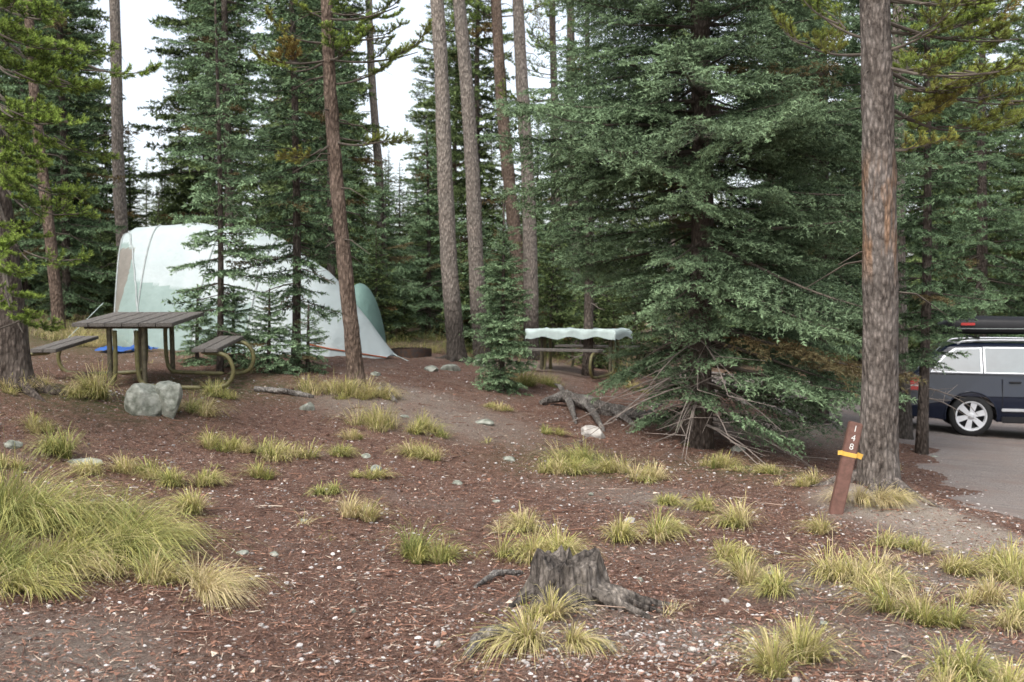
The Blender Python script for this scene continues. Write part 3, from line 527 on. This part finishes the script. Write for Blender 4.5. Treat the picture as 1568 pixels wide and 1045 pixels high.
def rootlog(name,pts,rads,extra=()):
    P_=[G(*q[:2])+np.array([0,0,q[2]]) for q in pts]; o0=P_[0].copy(); mb=MB()
    q=np.array(P_); 
    tt=np.linspace(0,1,len(q)); ts=np.linspace(0,1,16); path=np.c_[[np.interp(ts,tt,q[:,i_]) for i_ in range(3)]].T; path[1:-1]=(path[:-2]+path[1:-1]*2+path[2:])/4
    v,t_=tube(path-o0,np.interp(ts,tt,rads),12,.12,len(name)); mb.add(v,t_,0)
    for ex in extra:
        a=G(*ex[0][:2])+np.array([0,0,ex[0][2]]); b_=G(*ex[1][:2])+np.array([0,0,ex[1][2]]); mid=(a+b_)/2+np.array([0,0,.04]); v,t_=tube(np.array([a,mid,b_])-o0,[ex[2],ex[2]*.8,ex[2]*.3],8,.15,3); mb.add(v,t_,0)
    return mb.obj(name,[M_drift],o0)
rootlog('driftwood_log',[(828,622,.03),(865,622,.14),(905,632,.10),(950,640,.07),(1010,648,.05)],[.03,.08,.11,.08,.05],[((870,622,.12),(882,650,0),.05),((900,632,.1),(925,662,0),.05),((940,640,.08),(975,655,0),.05),((865,622,.15),(850,605,.15),.04),((985,645,.05),(1025,625,.12),.03)])
rootlog('fallen_branch',[(728,905,.02),(760,888,.04),(800,882,.02)],[.01,.022,.01])
rootlog('fallen_branch',[(715,1010,.0),(735,985,.03),(775,975,.03),(800,985,-.02)],[.02,.035,.03,.02])
rootlog('fallen_branch',[(390,600,.03),(440,605,.04),(480,612,.02)],[.03,.035,.02])
rootlog('fallen_branch',[(580,600,.03),(598,612,.05),(606,618,.02)],[.03,.035,.02])
rootlog('fallen_branch',[(900,985,.0),(930,992,.01),(945,1000,-.02)],[.02,.03,.015])
# ------------------------------------------------------------ picnic tables
M_wood=plain('weathered_wood',(.2,.185,.165),.8,spec=.25,scale=14,c2=(.08,.072,.065),sc3=(8,1,8),bmp=.3)
M_pipe=plain('steel_pipe',(.14,.125,.08),.55,metal=.3,scale=20,c2=(.07,.06,.04)); M_olive=plain('olive_pipe',(.17,.155,.06),.5,scale=20,c2=(.1,.09,.04))
M_cloth=plain('table_cloth',(.5,.6,.58),.75,var=.2,scale=3)
def table(loc,rz,rx,W=1.12,L=1.5,cloth=False,name='picnic_table',ry=0):
    e=empty(name,loc,rz,rx,ry); npk=6
    for i_ in range(npk):
        wq=W/npk; box('top_plank_%d'%(i_+1),e,(-W/2+wq*(i_+.5),0,.735),(wq-.008,L,.045),M_wood)
    for i_,y in enumerate((-L*.38,L*.38)): box('cross_brace_%d'%(i_+1),e,(0,y,.695),(W*.85,.06,.035),M_pipe)
    for sgn,nm_ in((-1,'left'),(1,'right')):
        for i_,dx in enumerate((-.15,.0)): box('bench_%s_plank_%d'%(nm_,i_+1),e,(sgn*.9+.075+dx,0,.44),(.143,L*.95,.042),M_wood)
        for i_,y in enumerate((-.42*L,.36*L)):
            s=sgn
            pipe('bench_frame_%s_%d'%(nm_,i_+1),e,[(s*.12,y,.66),(s*.12,y,.2),(s*.16,y,.04),(s*.3,y,.02),(s*.9,y,.0),(s*1.14,y,.02),(s*1.22,y,.2),(s*1.14,y,.38),(s*.98,y,.405),(s*.75,y,.405)],.025,M_olive)
    for i_,y in enumerate((-.42*L,.36*L)):
        for j_,x in enumerate((-.12,.12)): pipe('leg_%d_%d'%(i_,j_),e,[(x*1.6,y+.03,.0),(x*1.6,y+.03,.35),(x*1.6,y+.03,.71)],.03,M_pipe)
    if cloth:
        mb=MB(); u=np.linspace(-1,1,41); X,Yv=np.meshgrid(u,u); hw=W/2+.12; hl=L/2+.12; x=X*hw; y=Yv*hl; ov=np.maximum(np.abs(x)-W/2-.01,0)+np.maximum(np.abs(y)-L/2-.01,0)
        z=.764-ov*1.3+.025*np.sin(x*9+y*13)*(ov>0)+.012*vn(x*6+9,y*6+9,2); x=np.clip(x,-W/2-.02-.02*np.sin(y*20),W/2+.02+.02*np.sin(y*20)); y=np.clip(y,-L/2-.02,L/2+.02)
        i=(np.arange(40)[:,None]*41+np.arange(40)[None,:]).ravel(); mb.add(np.c_[x.ravel(),y.ravel(),z.ravel()],np.r_[np.c_[i,i+1,i+42],np.c_[i,i+42,i+41]],0,None,True); mb.obj('tablecloth',[M_cloth],(0,0,0),e)
    return e
p=at(222,13.1); table((p[0]-.02,p[1],p[2]+.02),math.radians(2),math.radians(4.5),name='picnic_table')
p=at(886,18.8); table((p[0],p[1],p[2]),math.radians(65),math.radians(0),W=.8,L=1.6,cloth=True)
# fire ring
p=at(630,19.5); e=empty('fire_ring',p); M_iron=plain('rusted_iron',(.05,.045,.045),.7,metal=.4,scale=15,c2=(.09,.05,.03))
mb=MB(); th=np.linspace(0,2*np.pi,33)[:-1]; V=np.vstack([np.c_[np.cos(th)*a,np.sin(th)*a,np.full(32,z_)] for a,z_ in((.36,-.05),(.36,.14),(.345,.14),(.345,-.05))]); jj=np.arange(32); j2=(jj+1)%32
for k in range(3): mb.add(V,np.r_[np.c_[k*32+jj,k*32+j2,(k+1)*32+j2],np.c_[k*32+jj,(k+1)*32+j2,(k+1)*32+jj]],0)
mb.obj('ring',[M_iron],(0,0,0),e)
for i_ in range(9): box('grate_bar_%d'%i_,e,(-.24+.06*i_,0,.155),(.012,.5,.012),M_iron,.002)
# ------------------------------------------------------------ tent
def fabric(name,c,c2):
    m,t,b=newmat(name); v=coord(t); n1=noise(t,v,2.5,3); cc=mixc(t,ramp(t,n1,.35,.65),c,c2); t.links.new(cc,b.inputs['Base Color']); b.inputs['Roughness'].default_value=.55
    tr=t.nodes.new('ShaderNodeBsdfTranslucent'); t.links.new(cc,tr.inputs[0]); mx=t.nodes.new('ShaderNodeMixShader'); mx.inputs[0].default_value=.3; t.links.new(b.outputs[0],mx.inputs[1]); t.links.new(tr.outputs[0],mx.inputs[2]); t.links.new(mx.outputs[0],t.nodes['Material Output'].inputs[0]); bump(t,b,n1,.5,.08); return m
M_tw=fabric('tent_white',(.58,.65,.65),(.52,.6,.6)); M_tt=fabric('tent_pale_teal',(.36,.47,.44),(.31,.41,.38)); M_tg=fabric('tent_teal',(.24,.38,.34),(.2,.33,.29)); M_tb=fabric('tent_beige',(.3,.28,.24),(.25,.23,.2)); M_or=fabric('orange_trim',(.6,.18,.08),(.5,.15,.06)); M_blue=fabric('blue_tarp',(.05,.16,.5),(.04,.12,.4))
p0=at(184,18.3); p1=at(590,17.2); dv=p1-p0; Lt=float(np.hypot(dv[0],dv[1])); e=empty('tent',((p0[0]+p1[0])/2,(p0[1]+p1[1])/2+1.0,min(p0[2],p1[2])),math.atan2(dv[1],dv[0]))
mb=MB(); nu=161; US=np.linspace(0,1,nu); k=91; th=np.linspace(0,math.pi,k); rows=[]; hl=Lt/2
for u in US:
    h=float(np.interp(u,[0,.04,.12,.3,.48,.6,.78,.9,1],[2.12,2.26,2.32,2.3,2.22,2.0,1.35,.7,.05])); hw=float(np.interp(u,[0,.1,.3,.5,.7,.85,1],[.85,1.15,1.4,1.45,1.35,1.05,.3]))
    sg=.06*abs(math.sin(u*math.pi*4)); x=-hl+u*Lt
    cth=np.cos(th); v_=-hw*cth; z=(h-sg)*(1-np.abs(cth)**1.7)**.85
    xs_=x-.30*(z/2.3)*(1-u)**4+.10*(1-z/2.3)*z*(1-u)**3; rows.append(np.c_[xs_,v_,z])
V=np.vstack(rows); i=(np.arange(nu-1)[:,None]*k+np.arange(k-1)[None,:]).ravel(); T=np.r_[np.c_[i,i+k,i+k+1],np.c_[i,i+k+1,i+1]]
cz=V[T].mean(1); uu=(cz[:,0]+hl+.2)/Lt; zc=cz[:,2]; mi=np.zeros(len(T),int); mi[(uu<.42)&(zc<1.3-.7*np.clip(uu-.1,0,1))]=1; mi[(uu<.03+.12*np.clip(1.95-zc,0,2)**.6)&(zc<1.95)]=1; mi[(uu<.03+.05*np.clip(zc-.3,0,1))&(zc<1.85)]=3; mi[(uu>.44)&(uu<.62)&(zc<.9)]=1
mb.add(V,T,mi,None,True)
b0=rows[0]; cen=np.array([[b0[:,0].mean(),0,.9]]); W=np.vstack([b0,cen]); ii=np.arange(k-1); mb.add(W,np.c_[ii+1,ii,np.full(k-1,k)],3,None,True)
mb.obj('fly',[M_tw,M_tt,M_tg,M_tb],(0,0,0),e); M_pg=plain('pole_grey',(.36,.4,.39),.5)
for q in (0,20,60,92):
    v,t_=tube(rows[q][::3]+np.array([0,-.006,.008]),.014,6); m2=MB(); m2.add(v,t_,0,smooth=True); m2.obj('pole_sleeve_%d'%q,[M_pg] ,(0,0,0),e)
dg=np.array([rows[int(2+s_*26)][int(45-s_*37)] for s_ in np.linspace(0,1,20)])+np.array([0,-.012,.004]); v,t_=tube(dg,.016,6); m2=MB(); m2.add(v,t_,0,smooth=True); m2.obj('door_arch_sleeve',[M_pg],(0,0,0),e)
ed=np.array([rr[12] for rr in rows[125:]])+np.array([0,-.02,.0]); v,t_=tube(ed,.012,6); m2=MB(); m2.add(v,t_,0); m2.obj('orange_edge',[M_or],(0,0,0),e)
mb=MB(); a=np.linspace(0,np.pi/2,13); bb=np.linspace(0,2*np.pi,33); V=np.array([[.42*math.sin(x_)*math.cos(y_),.7*math.sin(x_)*math.sin(y_),1.25*max(0,math.cos(x_))**1.3] for x_ in a for y_ in bb]); i=(np.arange(12)[:,None]*33+np.arange(32)[None,:]).ravel(); mb.add(V,np.r_[np.c_[i,i+33,i+34],np.c_[i,i+34,i+1]],0,None,True); mb.obj('vestibule',[M_tg],(1.5,.7,.0),e)
for s0,s1 in(((hl,0,.06),(hl+.5,-.5,-.05)),((-hl-.2,-.8,.9),(-hl-.9,-1.3,0))): pipe('guy_line',e,[s0,s1],.006,M_cloth,4)
p=at(195,17.0); mb=MB(); u=np.linspace(-1,1,25); X,Yv=np.meshgrid(u,u); z=.05*vn(X*4+9,Yv*4+9,3)+.03*vn(X*9+9,Yv*9,5); wx=p[0]+X*.4; wy=p[1]+Yv*.3; zz=hz(wx.ravel(),wy.ravel()).reshape(wx.shape)-p[2]+z+.02
i=(np.arange(24)[:,None]*25+np.arange(24)[None,:]).ravel(); mb.add(np.c_[(X*.4).ravel(),(Yv*.3).ravel(),zz.ravel()],np.r_[np.c_[i,i+1,i+26],np.c_[i,i+26,i+25]],0,None,True); mb.obj('blue_tarp',[M_blue],p)
# ------------------------------------------------------------ site marker post
M_post=plain('brown_paint',(.17,.085,.065),.6,scale=20,c2=(.11,.055,.04)); M_wh=plain('white_paint',(.75,.75,.72),.5); M_ye=plain('yellow_tape',(.7,.42,.08),.5)
g=G(1279,787); e=empty('campsite_marker_post',(g[0],g[1],g[2]-.02),math.radians(-8),0,math.radians(11.5))
box('post',e,(0,0,.36),(.105,.09,.8),M_post,.008)
box('tape_band',e,(0,0,.5),(.112,.097,.035),M_ye,.002); box('tape_tail',e,(.08,-.02,.505),(.05,.004,.045),M_ye,.001,(0,.2,.2)); box('tape_tail_2',e,(-.07,-.03,.5),(.04,.004,.035),M_ye,.001,(0,-.2,-.2))
for i_,(ch,z_) in enumerate((('1',.71),('4',.635),('8',.565))):
    cu=bpy.data.curves.new('digit_%d'%i_,'FONT'); cu.body=ch; cu.size=.07; cu.extrude=.001; cu.align_x='CENTER'; cu.align_y='CENTER'; cu.materials.append(M_wh); o=bpy.data.objects.new('digit_%d'%i_,cu); sc.collection.objects.link(o); o.parent=e; o.location=(0,-.0475,z_); o.rotation_euler=(math.pi/2,0,0)
# ------------------------------------------------------------ car
M_car=plain('navy_paint',(.005,.01,.026),.25,metal=.0,var=.1,spec=.3,coat=.45); M_glass=plain('car_glass',(.1,.14,.15),.06,spec=.8,var=.3,scale=2,coat=1.0); M_tyre=plain('tyre',(.02,.02,.02),.85); M_alloy=plain('alloy',(.7,.71,.73),.4,metal=.0,var=.1); M_red=plain('tail_lamp_red',(.6,.02,.02),.2,spec=.8,var=.2,coat=1); M_blk=plain('black_plastic',(.015,.015,.017),.45,spec=.3); M_chr=plain('silver_trim',(.6,.62,.64),.3,metal=.5,var=.1)
cx,cy=6.08,17.0; e=empty('parked_car',(cx,cy,h1(cx+1,cy)+.012),math.radians(-15))
Wd=1.76
def arch(cx_,r_=.37,z0=.24,n_=13):
    a0=math.asin((z0-.315)/r_); return [(cx_-r_*math.cos(a),.315+r_*math.sin(a)) for a in np.linspace(a0,math.pi-a0,n_)]
prof=[(.05,.3),(.02,.45),(.0,.58),(.05,.66),(.07,.8),(.1,.93),(.2,.965),(1.2,.955),(2.4,.94),(3.45,.93),(4.1,.86),(4.5,.76),(4.68,.6),(4.7,.4),(4.6,.24)]+arch(3.75)[::-1]+arch(.98)[::-1]+[(.5,.26)]
bm=bmesh.new(); rings=[]
for yy,ins in((.0,.035),(.025,.0),(Wd-.025,.0),(Wd,.035)):
    ring=[]
    for (x,z) in prof:
        k_=.045*((z-.6)/.35)**2 if ins else 0
        y_=yy+(k_ if yy<Wd/2 else -k_)
        ring.append(bm.verts.new((x+(ins*.6 if x<.3 else (-ins if x>4.3 else 0)),y_,z)))
    rings.append(ring)
for a_,b_ in zip(rings[:-1],rings[1:]):
    for k in range(len(prof)): k2=(k+1)%len(prof); bm.faces.new((a_[k],a_[k2],b_[k2],b_[k]))
f1=bm.faces.new(rings[0][::-1]); f2=bm.faces.new(rings[-1]); bmesh.ops.triangulate(bm,faces=[f1,f2],ngon_method='EAR_CLIP'); bmesh.ops.recalc_face_normals(bm,faces=bm.faces)
me=bpy.data.meshes.new('body'); bm.to_mesh(me); bm.free(); me.materials.append(M_car); o=bpy.data.objects.new('body',me); sc.collection.objects.link(o); o.parent=e
def gh(x,z,side):
    tz=(z-.95)/(1.42-.95); y_=.045+tz*.2; return y_ if side==0 else Wd-y_
bm=bmesh.new(); lv=[(.94,.12,3.4),(1.1,.3,3.1),(1.25,.46,2.85),(1.37,.62,2.6),(1.42,.78,2.4),(1.44,1.1,2.1)]; rr=[]
for z,x0,x1 in lv:
    yi=gh(0,min(z,1.37),0)+(0 if z<1.38 else (.06 if z<1.43 else .25)); rr.append([bm.verts.new(c) for c in((x0,yi+.05,z),(x0+.06,yi,z),((x0+x1)/2,yi,z+.005),(x1-.06,yi,z),(x1,yi+.1,z),(x1,Wd-yi-.1,z),(x1-.06,Wd-yi,z),((x0+x1)/2,Wd-yi,z+.005),(x0+.06,Wd-yi,z),(x0,Wd-yi-.05,z))])
for a_,b_ in zip(rr[:-1],rr[1:]):
    for k in range(10): k2=(k+1)%10; bm.faces.new((a_[k],a_[k2],b_[k2],b_[k]))
bm.faces.new(rr[-1]); bmesh.ops.recalc_face_normals(bm,faces=bm.faces); me=bpy.data.meshes.new('cabin'); bm.to_mesh(me); bm.free(); me.materials.append(M_car); o=bpy.data.objects.new('cabin',me); sc.collection.objects.link(o); o.parent=e
def panel(name,pts,mat,th_=.006):
    bm=bmesh.new(); a=[bm.verts.new(q) for q in pts]; f=bm.faces.new(a); me=bpy.data.meshes.new(name); bm.to_mesh(me); bm.free(); me.materials.append(mat); o=bpy.data.objects.new(name,me); sc.collection.objects.link(o); o.parent=e
    s=o.modifiers.new('s','SOLIDIFY'); s.thickness=th_; s.offset=0; return o
for side in(0,1):
    sg=-.010 if side==0 else .010
    f=lambda x,z,dd=1: (x,gh(x,z,side)+sg*dd,z)
    for nm_,q in (('quarter_window',[(.42,1.0),(1.12,.99),(1.12,1.34),(.78,1.33),(.6,1.2)]),('rear_door_window',[(1.19,.99),(2.02,.985),(2.02,1.35),(1.19,1.35)]),('front_door_window',[(2.09,.985),(3.05,.98),(2.6,1.33),(2.09,1.35)])):
        panel(nm_,[f(*c) for c in q],M_glass); c0=np.array(q).mean(0); panel(nm_+'_frame',[f(c[0]+.025*np.sign(c[0]-c0[0]),c[1]+.018*np.sign(c[1]-c0[1]),.4) for c in q],M_chr)
    yr=gh(0,1.37,side)+(.05 if side==0 else -.05)
    pipe('roof_rail',e,[(.8,yr,1.41),(.9,yr,1.475),(2.3,yr,1.475),(2.45,yr,1.41)],.016,M_chr)
    y_=-.012 if side==0 else Wd+.012; si=1 if side==0 else -1
    for i_,x in enumerate((1.42,2.05,3.0)): box('door_seam_%d'%i_,e,(x,y_+.014*si,.64),(.008,.012,.5),M_blk,0)
    for i_,x in enumerate((1.6,2.4)): box('door_handle_%d'%i_,e,(x,y_+.01,.84),(.17,.03,.028),M_blk,.008)
    box('side_trim',e,(2.36,y_+.005*si,.42),(1.9,.03,.045),M_chr,.008)
    box('sill',e,(2.36,y_+.03*si,.27),(1.9,.05,.1),M_blk,.015)
    box('tail_lamp',e,(.17,(.055 if side==0 else Wd-.055),.795),(.27,.12,.19),M_red,.02); box('tail_lamp_clear',e,(.17,(.052 if side==0 else Wd-.052),.775),(.274,.122,.035),plain('lamp_clear',(.7,.55,.5),.2,coat=1),.005)
    for wx in(.98,3.75):
        a=np.linspace(-.15,math.pi+.15,20); pipe('arch_lip',e,[(wx-.375*math.cos(q),(.0 if side==0 else Wd),.315+.375*math.sin(q)) for q in a],.012,M_car,6)
box('bumper',e,(.06,Wd/2,.46),(.22,Wd-.04,.24),M_car,.05); box('lower_valance',e,(.1,Wd/2,.31),(.2,Wd-.12,.12),M_blk,.03)
panel('rear_window',[(.25,.25,1.02),(.25,Wd-.25,1.02),(.6,Wd-.36,1.36),(.6,.36,1.36)][::-1],M_glass,.01).location=(-.03,0,.01)
box('licence_plate',e,(.055,Wd/2,.78),(.012,.4,.12),M_wh,.003,(0,.05,0)); box('underbody',e,(2.35,Wd/2,.3),(2.0,Wd-.3,.16),M_blk,.02)
for i_,wx in enumerate((.98,3.75)):
    for side in(0,1):
        we=bpy.data.objects.new('wheel_%d%d'%(i_,side),None); sc.collection.objects.link(we); we.parent=e; we.location=(wx,0,0)
        yo=-.005 if side==0 else Wd+.005; s=1 if side==0 else -1
        pr=[(.2,.01),(.235,-.0),(.25,.0),(.3,.012),(.315,.04),(.318,.11),(.315,.18),(.3,.2),(.2,.2)]; aa=np.linspace(0,2*np.pi,49)[:-1]; V=np.vstack([np.c_[a*np.cos(aa),np.full(48,yo+s*b_),.317+a*np.sin(aa)] for a,b_ in pr]); jj=np.arange(48); j2=(jj+1)%48; mb=MB()
        mb.add(V,np.vstack([np.r_[np.c_[k*48+jj,k*48+j2,(k+1)*48+j2],np.c_[k*48+jj,(k+1)*48+j2,(k+1)*48+jj]] for k in range(8)]),0,None,True)
        V=np.vstack([np.c_[a*np.cos(aa),np.full(48,yo+s*b_),.317+a*np.sin(aa)] for a,b_ in((.228,-.006),(.205,-.006),(.195,.06),(.01,.065))]); mb.add(V,np.vstack([np.r_[np.c_[k*48+jj,k*48+j2,(k+1)*48+j2],np.c_[k*48+jj,(k+1)*48+j2,(k+1)*48+jj]] for k in range(3)]),np.repeat([1,1,2],96),None,True)
        for q in range(6):
            a=q*math.pi/3+.3; d=np.array([math.cos(a),0,math.sin(a)]); n_=np.array([-math.sin(a),0,math.cos(a)]); c=np.array([0,yo,.317]); y1=np.array([0,s,0.])
            pts=[c+d*.03+n_*.03+y1*.008,c+d*.03-n_*.03+y1*.008,c+d*.21-n_*.047+y1*.002,c+d*.21+n_*.047+y1*.002]; bk=[x+y1*.045 for x in pts]; mb.add(pts+bk,[(0,1,2),(0,2,3),(4,6,5),(4,7,6),(0,3,7),(0,7,4),(1,5,6),(1,6,2)],1)
        V=np.vstack([np.c_[a*np.cos(aa),np.full(48,yo+s*b_),.317+a*np.sin(aa)] for a,b_ in((.055,.03),(.052,.0),(.001,-.004))]); mb.add(V,np.vstack([np.r_[np.c_[k*48+jj,k*48+j2,(k+1)*48+j2],np.c_[k*48+jj,(k+1)*48+j2,(k+1)*48+jj]] for k in range(2)]),1,None,True)
        mb.obj('wheel_mesh',[M_tyre,M_alloy,M_blk],(0,0,0),we)
# cargo box
mb=MB(); st=[(.55,.02,.0),(.57,.3,.08),(.75,.36,.17),(1.2,.38,.19),(2.1,.37,.17),(2.5,.28,.1),(2.6,.05,.02)]; th=np.linspace(0,2*np.pi,25)[:-1]; rows=[]
for x,hw,hh in st:
    cs=np.sign(np.cos(th))*np.abs(np.cos(th))**.5*hw; ss=np.sign(np.sin(th))*np.abs(np.sin(th))**.55; zz=np.where(ss>0,ss*hh,ss*.1*min(1,hw/.3)); rows.append(np.c_[np.full(24,x),.62+cs,1.66+zz])
V=np.vstack(rows); jj=np.arange(24); j2=(jj+1)%24; mb.add(V,np.vstack([np.r_[np.c_[k*24+jj,k*24+j2,(k+1)*24+j2],np.c_[k*24+jj,(k+1)*24+j2,(k+1)*24+jj]] for k in range(6)]),0,None,True)
mb.obj('cargo_box',[M_blk],(0,0,0),e); box('cargo_box_seam',e,(1.5,.62,1.65),(1.6,.765,.012),M_pg,.003); box('cargo_box_label',e,(.95,.235,1.72),(.2,.01,.04),M_red,.003)
for i_,x in enumerate((1.1,2.0)): box('crossbar_%d'%i_,e,(x,Wd/2,1.51),(.05,1.3,.03),M_blk,.01)
print('tris',sum(len(o.data.polygons) for o in bpy.data.objects if o.type=='MESH'))
